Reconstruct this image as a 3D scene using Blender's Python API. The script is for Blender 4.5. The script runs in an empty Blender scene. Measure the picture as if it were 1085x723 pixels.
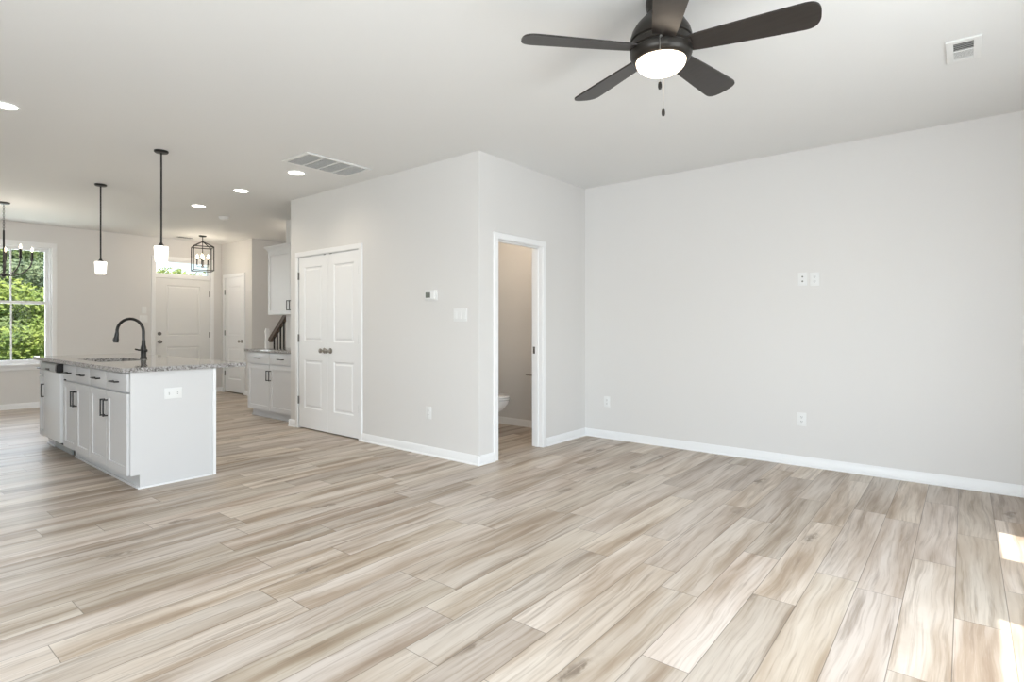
import bpy, bmesh, math, random
from mathutils import Vector, Matrix
# The room is measured in (u, v, z): u runs from the rear wall to the front door, v across to the
# long blank wall, z up.  World X = -u, world Y = v.
D = bpy.data
SC = bpy.context.scene
COL = SC.collection
PI = math.pi
CEIL = 2.74

# ------------------------------------------------------------------ camera, world, sun, exposure
cam = D.cameras.new('camera'); camo = D.objects.new('camera', cam); COL.objects.link(camo)
cam.sensor_width = 36.0
cam.lens = 594.25 * 36.0 / 1085.0
cam.shift_y = (346.08 - 361.5) / 1085.0
cam.clip_start = 0.05; cam.clip_end = 300
camo.location = (0, 0, 1.2095)
camo.rotation_euler = (PI / 2, 0, math.radians(38.91))
SC.camera = camo

SC.view_settings.view_transform = 'Standard'
SC.view_settings.look = 'None'
SC.view_settings.gamma = 1.0
SC.view_settings.use_curve_mapping = False
SC.view_settings.exposure = 0.36

world = D.worlds.new('world'); SC.world = world; world.use_nodes = True
wn = world.node_tree.nodes; wl = world.node_tree.links
bg = wn['Background']
sky = wn.new('ShaderNodeTexSky'); sky.sky_type = 'NISHITA'; sky.sun_disc = False
sky.sun_elevation = math.radians(67); sky.sun_rotation = math.radians(90); sky.air_density = 1.0; sky.dust_density = 3.0
wl.new(sky.outputs[0], bg.inputs[0]); bg.inputs[1].default_value = 0.36

def lamp(name, kind, loc, energy, color=(1, 1, 1), direction=None, parent=None, **kw):
    l = D.lights.new(name, kind); l.energy = energy; l.color = color
    for k, v in kw.items(): setattr(l, k, v)
    o = D.objects.new(name, l); COL.objects.link(o)
    o.location = (-loc[0], loc[1], loc[2])
    if direction is not None:
        o.rotation_euler = Vector((-direction[0], direction[1], direction[2])).to_track_quat('-Z', 'Y').to_euler()
    if parent is not None:
        o.location = Vector(o.location) - Vector(parent.location); o.parent = parent
    return o

SUN = 6.2
lamp('sun', 'SUN', (-6, 2, 12), SUN, (1.0, 0.975, 0.94), direction=(1, 0.16, -2.45), angle=0.009)
# area lamps added at the openings to carry daylight in (u, v, z, width, height, watts)
DAY = (0.87, 0.93, 1.0)
def daylight(name, loc, w, h, watts, direction):
    lamp(name, 'AREA', loc, watts, DAY, direction=direction, shape='RECTANGLE', size=w, size_y=h)
daylight('daylight_patio', (-1.10, 2.18, 1.15), 1.5, 2.1, 58, (1, 0, 0))
daylight('daylight_side', (-1.10, 3.99, 1.35), 0.46, 1.45, 6, (1, 0, 0))
daylight('rear_fill', (-1.10, -0.35, 1.45), 1.7, 1.4, 58, (1, 0, 0))  # added fill behind an invented rear window
daylight('left_fill', (1.1, -2.2, 1.2), 2.3, 2.0, 116, (0, 1, 0))  # added fill for the pantry wall, at an invented left opening
daylight('dining_fill', (9.2, -2.2, 1.5), 1.5, 1.6, 14, (0, 1, 0))  # added fill at an invented window on the dining side
daylight('daylight_front', (11.1, 1.77, 1.55), 0.76, 1.7, 18, (-1, 0, 0))

# ------------------------------------------------------------------ materials
def new_mat(name):
    m = D.materials.new(name); m.use_nodes = True
    return m, m.node_tree.nodes, m.node_tree.links, m.node_tree.nodes['Principled BSDF']
def paint(name, col, rough=0.5, bump=0.0, scale=200, metal=0.0, var=0.0, coat=0.0):
    m, n, l, b = new_mat(name)
    b.inputs['Base Color'].default_value = (*col, 1); b.inputs['Roughness'].default_value = rough
    b.inputs['Metallic'].default_value = metal
    if coat: b.inputs['Coat Weight'].default_value = coat
    tc = n.new('ShaderNodeTexCoord'); nz = n.new('ShaderNodeTexNoise')
    nz.inputs['Scale'].default_value = scale; nz.inputs['Detail'].default_value = 3
    l.new(tc.outputs['Object'], nz.inputs['Vector'])
    if bump:
        bp = n.new('ShaderNodeBump'); bp.inputs['Strength'].default_value = bump; bp.inputs['Distance'].default_value = 0.002
        l.new(nz.outputs['Fac'], bp.inputs['Height']); l.new(bp.outputs['Normal'], b.inputs['Normal'])
    if var:
        mx = n.new('ShaderNodeMix'); mx.data_type = 'RGBA'
        mx.inputs['A'].default_value = (*[c * (1 - var) for c in col], 1); mx.inputs['B'].default_value = (*[min(1, c * (1 + var)) for c in col], 1)
        l.new(nz.outputs['Fac'], mx.inputs['Factor']); l.new(mx.outputs['Result'], b.inputs['Base Color'])
    return m
def glow(name, col, strength, base=(0.9, 0.9, 0.9)):
    m, n, l, b = new_mat(name)
    b.inputs['Base Color'].default_value = (*base, 1); b.inputs['Roughness'].default_value = 0.3
    b.inputs['Emission Color'].default_value = (*col, 1); b.inputs['Emission Strength'].default_value = strength
    return m
def glass_mat():
    m, n, l, b = new_mat('pane_glass'); n.remove(b)
    out = n['Material Output']; t = n.new('ShaderNodeBsdfTransparent'); g = n.new('ShaderNodeBsdfGlossy')
    g.inputs['Roughness'].default_value = 0.02; t.inputs['Color'].default_value = (0.97, 0.98, 0.97, 1)
    lw = n.new('ShaderNodeLayerWeight'); lw.inputs['Blend'].default_value = 0.5
    pw = n.new('ShaderNodeMath'); pw.operation = 'POWER'; pw.inputs[1].default_value = 5.0; l.new(lw.outputs['Facing'], pw.inputs[0])
    fr = n.new('ShaderNodeMath'); fr.operation = 'MULTIPLY_ADD'; fr.inputs[1].default_value = 0.5; fr.inputs[2].default_value = 0.006; l.new(pw.outputs[0], fr.inputs[0])
    mx = n.new('ShaderNodeMixShader')
    l.new(fr.outputs[0], mx.inputs[0]); l.new(t.outputs[0], mx.inputs[1]); l.new(g.outputs[0], mx.inputs[2]); l.new(mx.outputs[0], out.inputs[0])
    return m
def floor_mat():
    m, n, l, b = new_mat('vinyl_plank')
    def math_(op, a, c=None, d=None):
        x = n.new('ShaderNodeMath'); x.operation = op
        for i, q in enumerate((a, c, d)):
            if q is None: continue
            if isinstance(q, (int, float)): x.inputs[i].default_value = q
            else: l.new(q, x.inputs[i])
        return x.outputs[0]
    def comb(x, y, z):
        c = n.new('ShaderNodeCombineXYZ')
        for i, q in enumerate((x, y, z)):
            if isinstance(q, (int, float)): c.inputs[i].default_value = q
            else: l.new(q, c.inputs[i])
        return c.outputs[0]
    def noise(vec, scale, detail=4, rough=0.55, dist=0.0):
        q = n.new('ShaderNodeTexNoise'); q.inputs['Scale'].default_value = scale; q.inputs['Detail'].default_value = detail
        q.inputs['Roughness'].default_value = rough; q.inputs['Distortion'].default_value = dist; l.new(vec, q.inputs['Vector']); return q.outputs['Fac']
    def ramp(fac, stops):
        r = n.new('ShaderNodeValToRGB'); e = r.color_ramp.elements
        while len(e) < len(stops): e.new(0.5)
        for k, (p, c) in enumerate(stops): e[k].position = p; e[k].color = (*c, 1)
        l.new(fac, r.inputs[0]); return r.outputs[0]
    def mix(fac, a, c, mode='MIX'):
        x = n.new('ShaderNodeMix'); x.data_type = 'RGBA'; x.blend_type = mode
        for k, q in (('Factor', fac), ('A', a), ('B', c)):
            if isinstance(q, (int, float)): x.inputs[k].default_value = q
            elif isinstance(q, tuple): x.inputs[k].default_value = (*q, 1)
            else: l.new(q, x.inputs[k])
        return x.outputs['Result']
    tc = n.new('ShaderNodeTexCoord'); sp = n.new('ShaderNodeSeparateXYZ'); l.new(tc.outputs['Object'], sp.inputs[0])
    X, Y = sp.outputs[0], sp.outputs[1]
    W, L = 0.178, 1.22
    rx = math_('DIVIDE', math_('ADD', X, 0.035 + 50 * W), W)
    row = math_('FLOOR', rx); fx = math_('FRACT', rx)
    wn_ = n.new('ShaderNodeTexWhiteNoise'); wn_.noise_dimensions = '1D'; l.new(math_('ADD', row, 3.7), wn_.inputs['W'])
    ry = math_('ADD', math_('DIVIDE', math_('ADD', Y, 20.0), L), wn_.outputs['Value'])
    idx = math_('FLOOR', ry); fy = math_('FRACT', ry)
    wp = n.new('ShaderNodeTexWhiteNoise'); wp.noise_dimensions = '2D'; l.new(comb(row, idx, 0.0), wp.inputs['Vector'])
    rnd = wp.outputs['Value']
    wp2 = n.new('ShaderNodeTexWhiteNoise'); wp2.noise_dimensions = '2D'; l.new(comb(idx, row, 0.0), wp2.inputs['Vector'])
    rnd2 = wp2.outputs['Value']
    # grain space: local plank coordinates pushed apart by a random amount per plank
    lx = math_('ADD', X, math_('MULTIPLY', rnd, 31.0)); ly = math_('ADD', Y, math_('MULTIPLY', rnd2, 47.0))
    sway = math_('MULTIPLY', math_('SUBTRACT', noise(comb(math_('MULTIPLY', lx, 2.5), math_('MULTIPLY', ly, 1.1), 0.0), 1.0, 2), 0.5), 0.085)
    gx = math_('ADD', lx, sway)
    broad = noise(comb(math_('MULTIPLY', gx, 9.0), math_('MULTIPLY', ly, 0.8), rnd), 1.0, 3, 0.55)
    fine = noise(comb(math_('MULTIPLY', gx, 85.0), math_('MULTIPLY', ly, 2.4), rnd), 1.0, 4, 0.6)
    hair = noise(comb(math_('MULTIPLY', gx, 260.0), math_('MULTIPLY', ly, 9.0), rnd), 1.0, 2, 0.6)
    col = ramp(broad, [(0.26, (0.285, 0.205, 0.143)), (0.38, (0.415, 0.325, 0.250)), (0.48, (0.540, 0.455, 0.382)), (0.62, (0.650, 0.575, 0.510))])
    col = mix(math_('MULTIPLY', ramp_fac(n, l, fine, 0.45, 0.70), 0.40), col, (0.30, 0.225, 0.16))
    streak = noise(comb(math_('MULTIPLY', gx, 24.0), math_('MULTIPLY', ly, 1.1), math_('ADD', rnd2, 5.0)), 1.0, 4, 0.62)
    col = mix(math_('MULTIPLY', ramp_fac(n, l, streak, 0.52, 0.72), 0.60), col, (0.205, 0.145, 0.098))
    col = mix(math_('MULTIPLY', ramp_fac(n, l, hair, 0.52, 0.74), 0.20), col, (0.64, 0.575, 0.50))
    tone = math_('ADD', 0.84, math_('MULTIPLY', rnd, 0.26))
    tn = n.new('ShaderNodeCombineColor'); l.new(tone, tn.inputs[0]); l.new(tone, tn.inputs[1]); l.new(math_('SUBTRACT', tone, math_('MULTIPLY', rnd2, 0.05)), tn.inputs[2])
    col = mix(1.0, col, tn.outputs[0], 'MULTIPLY')
    # knots: rare dark flecks drawn out along the grain
    vo = n.new('ShaderNodeTexVoronoi'); vo.inputs['Scale'].default_value = 1.0
    wob = math_('MULTIPLY', math_('SUBTRACT', noise(comb(math_('MULTIPLY', lx, 30.0), math_('MULTIPLY', ly, 18.0), 0.0), 1.0, 3), 0.5), 0.45)
    l.new(comb(math_('ADD', math_('MULTIPLY', lx, 5.2), wob), math_('ADD', math_('MULTIPLY', ly, 1.7), wob), 0.0), vo.inputs['Vector'])
    knot = math_('SUBTRACT', 1.0, ramp_fac(n, l, vo.outputs['Distance'], 0.03, 0.19))
    pick = n.new('ShaderNodeSeparateColor'); l.new(vo.outputs['Color'], pick.inputs[0])
    knot = math_('MULTIPLY', knot, math_('GREATER_THAN', pick.outputs[0], 0.45))
    knot = math_('MULTIPLY', knot, ramp_fac(n, l, hair, 0.22, 0.52))
    col = mix(math_('MULTIPLY', knot, 0.85), col, (0.11, 0.078, 0.055))
    halo = math_('MULTIPLY', math_('SUBTRACT', 1.0, ramp_fac(n, l, vo.outputs['Distance'], 0.05, 0.42)), math_('GREATER_THAN', pick.outputs[0], 0.45))
    col = mix(math_('MULTIPLY', halo, 0.35), col, (0.33, 0.255, 0.185))
    # seams
    ex = math_('MULTIPLY', math_('MINIMUM', fx, math_('SUBTRACT', 1.0, fx)), W)
    ey = math_('MULTIPLY', math_('MINIMUM', fy, math_('SUBTRACT', 1.0, fy)), L)
    seam = math_('SUBTRACT', 1.0, ramp_fac(n, l, math_('MINIMUM', ex, ey), 0.0006, 0.0024))
    col = mix(math_('MULTIPLY', seam, 0.72), col, (0.12, 0.095, 0.072))
    l.new(col, b.inputs['Base Color']); b.inputs['Specular IOR Level'].default_value = 0.4
    l.new(math_('ADD', 0.33, math_('MULTIPLY', fine, 0.16)), b.inputs['Roughness'])
    bp = n.new('ShaderNodeBump'); bp.inputs['Strength'].default_value = 0.25; bp.inputs['Distance'].default_value = 0.0012
    l.new(math_('SUBTRACT', math_('MULTIPLY', fine, 0.35), seam), bp.inputs['Height']); l.new(bp.outputs['Normal'], b.inputs['Normal'])
    return m
def ramp_fac(n, l, val, a, b_):
    r = n.new('ShaderNodeMapRange'); r.interpolation_type = 'SMOOTHSTEP'
    r.inputs['From Min'].default_value = a; r.inputs['From Max'].default_value = b_
    l.new(val, r.inputs['Value']); return r.outputs[0]
def granite_mat():
    m, n, l, b = new_mat('granite')
    tc = n.new('ShaderNodeTexCoord')
    v = n.new('ShaderNodeTexVoronoi'); v.inputs['Scale'].default_value = 105; l.new(tc.outputs['Object'], v.inputs['Vector'])
    nz = n.new('ShaderNodeTexNoise'); nz.inputs['Scale'].default_value = 55; nz.inputs['Detail'].default_value = 6; nz.inputs['Roughness'].default_value = 0.7
    l.new(tc.outputs['Object'], nz.inputs['Vector'])
    s = n.new('ShaderNodeSeparateColor'); l.new(v.outputs['Color'], s.inputs[0])
    a = n.new('ShaderNodeMath'); a.operation = 'ADD'; l.new(s.outputs[0], a.inputs[0]); l.new(nz.outputs['Fac'], a.inputs[1])
    d = n.new('ShaderNodeMath'); d.operation = 'MULTIPLY'; d.inputs[1].default_value = 0.5; l.new(a.outputs[0], d.inputs[0])
    r = n.new('ShaderNodeValToRGB'); r.color_ramp.interpolation = 'LINEAR'; e = r.color_ramp.elements
    for _ in range(3): e.new(0.5)
    for k, (p, c) in enumerate([(0.20, (0.07, 0.064, 0.062)), (0.33, (0.21, 0.19, 0.18)), (0.46, (0.31, 0.295, 0.285)), (0.60, (0.39, 0.378, 0.368)), (0.80, (0.52, 0.51, 0.505))]):
        e[k].position = p; e[k].color = (*c, 1)
    l.new(d.outputs[0], r.inputs[0]); l.new(r.outputs[0], b.inputs['Base Color'])
    b.inputs['Roughness'].default_value = 0.06
    return m
def leaf_mat(name, c0, c1):
    m, n, l, b = new_mat(name)
    tc = n.new('ShaderNodeTexCoord'); nz = n.new('ShaderNodeTexNoise'); nz.inputs['Scale'].default_value = 2.2; nz.inputs['Detail'].default_value = 5
    l.new(tc.outputs['Object'], nz.inputs['Vector'])
    r = n.new('ShaderNodeValToRGB'); e = r.color_ramp.elements
    e[0].position = 0.33; e[0].color = (*c0, 1); e[1].position = 0.66; e[1].color = (*c1, 1)
    l.new(nz.outputs['Fac'], r.inputs[0]); l.new(r.outputs[0], b.inputs['Base Color'])
    b.inputs['Roughness'].default_value = 0.6
    return m
def wood_mat(name, a, c, rough=0.4):
    m, n, l, b = new_mat(name)
    tc = n.new('ShaderNodeTexCoord'); mp = n.new('ShaderNodeMapping'); mp.inputs['Scale'].default_value = (6, 60, 60)
    nz = n.new('ShaderNodeTexNoise'); nz.inputs['Scale'].default_value = 1; nz.inputs['Detail'].default_value = 4
    l.new(tc.outputs['Object'], mp.inputs[0]); l.new(mp.outputs[0], nz.inputs['Vector'])
    r = n.new('ShaderNodeValToRGB'); r.color_ramp.elements[0].color = (*a, 1); r.color_ramp.elements[1].color = (*c, 1)
    r.color_ramp.elements[0].position = .3; r.color_ramp.elements[1].position = .7
    l.new(nz.outputs['Fac'], r.inputs[0]); l.new(r.outputs[0], b.inputs['Base Color']); b.inputs['Roughness'].default_value = rough
    return m

WALL = paint('wall_paint', (0.722, 0.706, 0.688), 0.6, bump=0.05, scale=260)
CEILM = paint('ceiling_paint', (0.79, 0.79, 0.78), 0.8, bump=0.08, scale=220)
TRIM = paint('trim_paint', (0.86, 0.86, 0.86), 0.35)
DOORM = paint('door_paint', (0.865, 0.865, 0.865), 0.38, bump=0.02, scale=300)
CABM = paint('cabinet_paint', (0.66, 0.655, 0.655), 0.35)
FLOORM = floor_mat()
GRAN = granite_mat()
BLACK = paint('matte_black', (0.010, 0.0095, 0.009), 0.32, metal=0.0)
BRONZE = paint('dark_bronze', (0.030, 0.026, 0.022), 0.34, metal=0.55, var=0.1, scale=40)
BLADE = wood_mat('blade_wood', (0.020, 0.016, 0.014), (0.028, 0.023, 0.020), 0.36)
NICKEL = paint('satin_nickel', (0.36, 0.34, 0.31), 0.32, metal=1.0)
HINGE = paint('hinge_nickel', (0.22, 0.21, 0.195), 0.38, metal=1.0)
STEEL = paint('stainless', (0.50, 0.49, 0.47), 0.3, metal=1.0)
PLASTIC = paint('white_plastic', (0.80, 0.80, 0.79), 0.4)
SLOT = paint('dark_slot', (0.03, 0.03, 0.03), 0.7)
DUCT = paint('duct_grey', (0.22, 0.22, 0.215), 0.8)
VENTM = paint('vent_enamel', (0.80, 0.80, 0.785), 0.45)
APPL = paint('appliance_white', (0.83, 0.84, 0.84), 0.22)
APANEL = paint('appliance_panel', (0.42, 0.44, 0.43), 0.3)
FDOOR = paint('front_door_paint', (0.76, 0.755, 0.74), 0.4)
LCD = paint('display_grey', (0.11, 0.12, 0.105), 0.25)
PORC = paint('porcelain', (0.84, 0.84, 0.84), 0.08, coat=0.5)
OAKRAIL = wood_mat('rail_stain', (0.055, 0.034, 0.022), (0.11, 0.072, 0.048))
SHADE = glow('pendant_shade_glass', (1.0, 0.93, 0.83), 2.2)
BOWL = glow('fan_bowl_glass', (1.0, 0.80, 0.58), 4.5)
BULB = glow('candle_bulb_glow', (1.0, 0.80, 0.55), 9.0)
DOWN = glow('downlight_lens', (1.0, 0.95, 0.87), 6.0)
GLASS = glass_mat()
BARK = wood_mat('bark', (0.10, 0.075, 0.055), (0.19, 0.15, 0.115))
LAWN = leaf_mat('lawn_green', (0.07, 0.13, 0.02), (0.16, 0.25, 0.05))
LEAFA = leaf_mat('leaf_bright', (0.085, 0.145, 0.022), (0.28, 0.33, 0.06))
LEAFB = leaf_mat('leaf_mid', (0.045, 0.085, 0.020), (0.17, 0.22, 0.06))
LEAFC = leaf_mat('leaf_dark', (0.07, 0.105, 0.050), (0.22, 0.27, 0.13))

# ------------------------------------------------------------------ mesh helpers (all take u, v, z)
class MB:
    def __init__(s): s.bm = bmesh.new()
    def V(s, p): return s.bm.verts.new((-p[0], p[1], p[2]))
    def box(s, u0, u1, v0, v1, z0, z1, bev=0.0):
        t = bmesh.new()
        r = bmesh.ops.create_cube(t, size=1.0)
        for q in t.verts:
            q.co = Vector((-(u0 + u1) / 2 + q.co.x * abs(u1 - u0), (v0 + v1) / 2 + q.co.y * abs(v1 - v0), (z0 + z1) / 2 + q.co.z * abs(z1 - z0)))
        if bev: bmesh.ops.bevel(t, geom=t.edges[:], offset=bev, segments=2, affect='EDGES', profile=0.6)
        s._merge(t); return s
    def _merge(s, t):
        me = D.meshes.new('tmp'); t.to_mesh(me); t.free(); s.bm.from_mesh(me); D.meshes.remove(me)
    def face(s, pts): s.bm.faces.new([s.V(p) for p in pts]); return s
    def prism(s, pts, axis, a, b):
        """extrude a polygon: axis 'u','v','z'; pts hold the other two coordinates in (u,v,z) order"""
        def P(q, w):
            return {'u': (w, q[0], q[1]), 'v': (q[0], w, q[1]), 'z': (q[0], q[1], w)}[axis]
        A = [s.V(P(q, a)) for q in pts]; B = [s.V(P(q, b)) for q in pts]
        s.bm.faces.new(A); s.bm.faces.new(B[::-1])
        for i in range(len(pts)):
            j = (i + 1) % len(pts); s.bm.faces.new([A[i], B[i], B[j], A[j]])
        return s
    def loft(s, rings, cap=True, close=True):
        R = [[s.V(p) for p in r] for r in rings]
        for a, b in zip(R, R[1:]):
            k = len(a)
            for i in range(k if close else k - 1):
                j = (i + 1) % k; s.bm.faces.new([a[i], a[j], b[j], b[i]])
        if cap: s.bm.faces.new(R[0][::-1]); s.bm.faces.new(R[-1])
        return s
    def lathe(s, prof, u, v, seg=32, cap=True):
        return s.loft([[(u + r * math.cos(2 * PI * i / seg), v + r * math.sin(2 * PI * i / seg), z) for i in range(seg)] for r, z in prof], cap)
    def lathe_dir(s, prof, o, d, seg=20):
        """profile (radius, distance) turned about direction d from point o"""
        d = Vector(d).normalized(); a = d.orthogonal().normalized(); b = d.cross(a)
        o = Vector(o)
        return s.loft([[tuple(o + d * t + (a * math.cos(2 * PI * i / seg) + b * math.sin(2 * PI * i / seg)) * r) for i in range(seg)] for r, t in prof])
    def tube(s, pts, r, seg=10):
        pts = [Vector(p) for p in pts]; rr = r if isinstance(r, (list, tuple)) else [r] * len(pts)
        rings = []; a = None
        for i, p in enumerate(pts):
            t = (pts[min(i + 1, len(pts) - 1)] - pts[max(i - 1, 0)]).normalized()
            if a is None: a = t.orthogonal().normalized()
            a = (a - t * a.dot(t)).normalized(); b = t.cross(a)
            rings.append([tuple(p + (a * math.cos(2 * PI * k / seg) + b * math.sin(2 * PI * k / seg)) * rr[i]) for k in range(seg)])
        return s.loft(rings)
    def ball(s, c, rx, ry=None, rz=None, seg=16):
        ry = ry or rx; rz = rz or rx
        return s.loft([[(c[0] + rx * math.sin(t) * math.cos(2 * PI * k / seg), c[1] + ry * math.sin(t) * math.sin(2 * PI * k / seg), c[2] - rz * math.cos(t)) for k in range(seg)]
                       for t in [0.08 + (PI - 0.16) * i / 10 for i in range(11)]])
    def build(s, name, mat, parent=None, loc=None, recalc=True, smooth=True):
        bm = s.bm
        if recalc: bmesh.ops.recalc_face_normals(bm, faces=bm.faces[:])
        if smooth:
            for f in bm.faces: f.smooth = True
            for e in bm.edges:
                if len(e.link_faces) == 2: e.smooth = e.calc_face_angle(0) < 0.6
                else: e.smooth = False
        root = parent
        while root is not None and root.parent is not None: root = root.parent
        off = Vector(root.location) if root is not None else (Vector((-loc[0], loc[1], loc[2])) if loc else Vector((0, 0, 0)))
        for v in bm.verts: v.co -= off
        me = D.meshes.new(name); bm.to_mesh(me); bm.free()
        me.materials.append(mat)
        o = D.objects.new(name, me); COL.objects.link(o)
        if parent is not None: o.parent = parent
        else: o.location = off
        return o
def tag(o, label, cat, group=None):
    o['label'] = label; o['category'] = cat
    if group: o['group'] = group
    return o
def thing(name, label, cat, loc, group=None):
    o = D.objects.new(name, None); COL.objects.link(o); o.empty_display_size = 0.1
    o.location = (-loc[0], loc[1], loc[2])
    return tag(o, label, cat, group)
def struct(o): o['kind'] = 'structure'; return o
def sroot(name, loc):
    o = D.objects.new(name, None); COL.objects.link(o); o.empty_display_size = 0.1
    o.location = (-loc[0], loc[1], loc[2]); return struct(o)
def dup(root, loc, label=None, group=None):
    r = root.copy(); COL.objects.link(r); r.location = (-loc[0], loc[1], loc[2])
    if label: r['label'] = label
    if group: r['group'] = group
    for ch in list(root.children):
        c = ch.copy(); COL.objects.link(c); c.parent = r
        for g in list(ch.children):
            d = g.copy(); COL.objects.link(d); d.parent = c
    return r

# a framed panel face: grid with holes filled by a stepped profile.  frame gives position of (a, depth, z)
def panel_slab(mb, a0, a1, z0, z1, thick, panels, prof, fr):
    xs = sorted({a0, a1, *[p[0] for p in panels], *[p[1] for p in panels]})
    zs = sorted({z0, z1, *[p[2] for p in panels], *[p[3] for p in panels]})
    t = {}
    def v(x, d, z):
        k = (round(x, 5), round(d, 5), round(z, 5))
        if k not in t: t[k] = mb.V(fr(x, d, z))
        return t[k]
    hole = lambda x, z: any(p[0] <= x <= p[1] and p[2] <= z <= p[3] for p in panels)
    for i in range(len(xs) - 1):
        for j in range(len(zs) - 1):
            mx, mz = (xs[i] + xs[i + 1]) / 2, (zs[j] + zs[j + 1]) / 2
            q = [(xs[i], zs[j]), (xs[i + 1], zs[j]), (xs[i + 1], zs[j + 1]), (xs[i], zs[j + 1])]
            if not hole(mx, mz): mb.bm.faces.new([v(x, 0, z) for x, z in q])
            mb.bm.faces.new([v(x, thick, z) for x, z in q[::-1]])
    for i in range(len(xs) - 1):
        for z in (z0, z1): mb.bm.faces.new([v(xs[i], 0, z), v(xs[i + 1], 0, z), v(xs[i + 1], thick, z), v(xs[i], thick, z)])
    for j in range(len(zs) - 1):
        for x in (a0, a1): mb.bm.faces.new([v(x, 0, zs[j]), v(x, 0, zs[j + 1]), v(x, thick, zs[j + 1]), v(x, thick, zs[j])])
    for (pa, pb, pc, pd) in panels:
        ring = lambda ins, d: [v(pa + ins, d, pc + ins), v(pb - ins, d, pc + ins), v(pb - ins, d, pd - ins), v(pa + ins, d, pd - ins)]
        prev = ring(0, 0)
        for ins, d in prof:
            cur = ring(ins, d)
            for k in range(4): mb.bm.faces.new([prev[k], prev[(k + 1) % 4], cur[(k + 1) % 4], cur[k]])
            prev = cur
        mb.bm.faces.new(prev)
    return mb
MOULD = [(0.010, 0.009), (0.024, 0.010), (0.040, 0.003)]      # moulded interior door panel
SHAKER = [(0.003, 0.009)]                                      # flat recessed panel
def face_v(vf): return lambda a, d, z: (a, vf + d, z)          # a face looking towards -v
def face_u(uf): return lambda a, d, z: (uf + d, a, z)          # a face looking towards -u

# ------------------------------------------------------------------ room shell
def wall(name, boxes):
    m = MB()
    for b in boxes: m.box(*b)
    return struct(m.build(name, WALL))
UR, VR, VL, UF = -0.90, 5.37, -2.0, 10.787
struct(MB().box(-1.02, 10.94, -2.12, 5.49, -0.12, 0.0).build('floor', FLOORM))
struct(MB().box(-1.02, 10.94, -2.12, 5.49, CEIL, CEIL + 0.12).build('ceiling', CEILM))
wall('wall_right', [(-1.02, 10.94, VR, VR + 0.12, 0, CEIL)])
# rear wall, behind the camera, with the sun's openings and one added for fill
def wall_with_holes(name, along, c0, c1, lo, hi, holes):
    """along 'v' (wall spans v at u=c0..c1) or 'u'; holes (a0,a1,z0,z1) sorted"""
    m = MB()
    def bx(a0, a1, z0, z1):
        if a1 - a0 < 1e-4 or z1 - z0 < 1e-4: return
        if along == 'v': m.box(c0, c1, a0, a1, z0, z1)
        else: m.box(a0, a1, c0, c1, z0, z1)
    a = lo
    for (h0, h1, z0, z1) in holes:
        bx(a, h0, 0, CEIL); bx(h0, h1, 0, z0); bx(h0, h1, z1, CEIL); a = h1
    bx(a, hi, 0, CEIL)
    return struct(m.build(name, WALL))
REAR = [(-1.25, 0.55, 0.75, 2.15), (1.42, 2.985, 0.03, 2.24), (3.68, 4.30, 0.62, 2.165)]
wall_with_holes('wall_rear', 'v', -1.02, UR, VL, VR, REAR)
LEFT = [(-0.1, 2.3, 0.03, 2.20), (8.4, 10.0, 0.70, 2.30)]  # both openings are added for fill light
wall_with_holes('wall_left', 'u', -2.12, VL, -1.02, 10.94, LEFT)
wall_with_holes('wall_front', 'v', UF, UF + 0.15, VL, VR, [(1.325, 2.235, 0.655, 2.405), (3.626, 4.547, 0.0, 2.375)])
wall_with_holes('wall_bathroom', 'v', 3.289, 3.40, 3.616, VR, [(3.863, 4.552, 0.0, 2.005)])
wall_with_holes('wall_pantry', 'u', 3.616, 3.73, 3.40, 6.377, [(4.990, 6.200, 0.0, 2.040)])
wall('wall_pantry_end', [(6.265, 6.377, 3.73, 4.25, 0, CEIL)])
wall('wall_kitchen', [(4.79, 7.62, 4.25, 4.37, 0, CEIL)])
wall('wall_bathroom_back', [(4.68, 4.79, 3.73, VR, 0, CEIL)])
wall_with_holes('wall_closet', 'u', 4.735, 4.85, 9.617, UF, [(9.90, 10.645, 0.0, 2.105)])
wall('wall_stair', [(9.617, 9.73, 4.85, VR, 0, CEIL)])

BBH, BBT = 0.083, 0.014
def baseboard(name, segs):
    """segs: (axis, face coordinate, direction of room (+1/-1), from, to)"""
    m = MB()
    for ax, c, sgn, a, b in segs:
        prof = [(c, 0.0), (c + sgn * (BBT + 0.009), 0.0), (c + sgn * (BBT + 0.009), 0.006), (c + sgn * BBT, 0.016), (c + sgn * BBT, BBH - 0.016), (c + sgn * (BBT - 0.006), BBH - 0.006), (c + sgn * 0.005, BBH), (c, BBH)]
        m.prism(prof, 'u' if ax == 'u' else 'v', a, b)     # 'u': runs along u, face at v = c
    return struct(m.build(name, TRIM))
baseboard('baseboard_right', [('u', VR, -1, UR, 3.289)])
baseboard('baseboard_bathroom', [('v', 3.289, -1, 3.594, 3.812), ('v', 3.289, -1, 4.612, VR)])
baseboard('baseboard_pantry', [('u', 3.616, -1, 3.267, 4.941), ('u', 3.616, -1, 6.255, 6.40)])
baseboard('baseboard_pantry_end', [('v', 6.377, 1, 3.594, 3.70)])
baseboard('baseboard_front', [('v', UF, -1, VL, 3.575), ('v', UF, -1, 4.600, 4.735)])
baseboard('baseboard_closet', [('u', 4.735, -1, 9.595, 9.845), ('u', 4.735, -1, 10.70, UF)])
baseboard('baseboard_stair', [('v', 9.617, -1, 4.713, VR)])
baseboard('baseboard_bath_inside', [('u', VR, -1, 3.40, 4.68), ('v', 4.68, -1, 3.73, VR)])
baseboard('baseboard_rear', [('v', UR, 1, VL, 1.36), ('v', UR, 1, 3.05, VR)])
baseboard('baseboard_left', [('u', VL, 1, UR, -0.16), ('u', VL, 1, 2.36, UF)])

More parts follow.
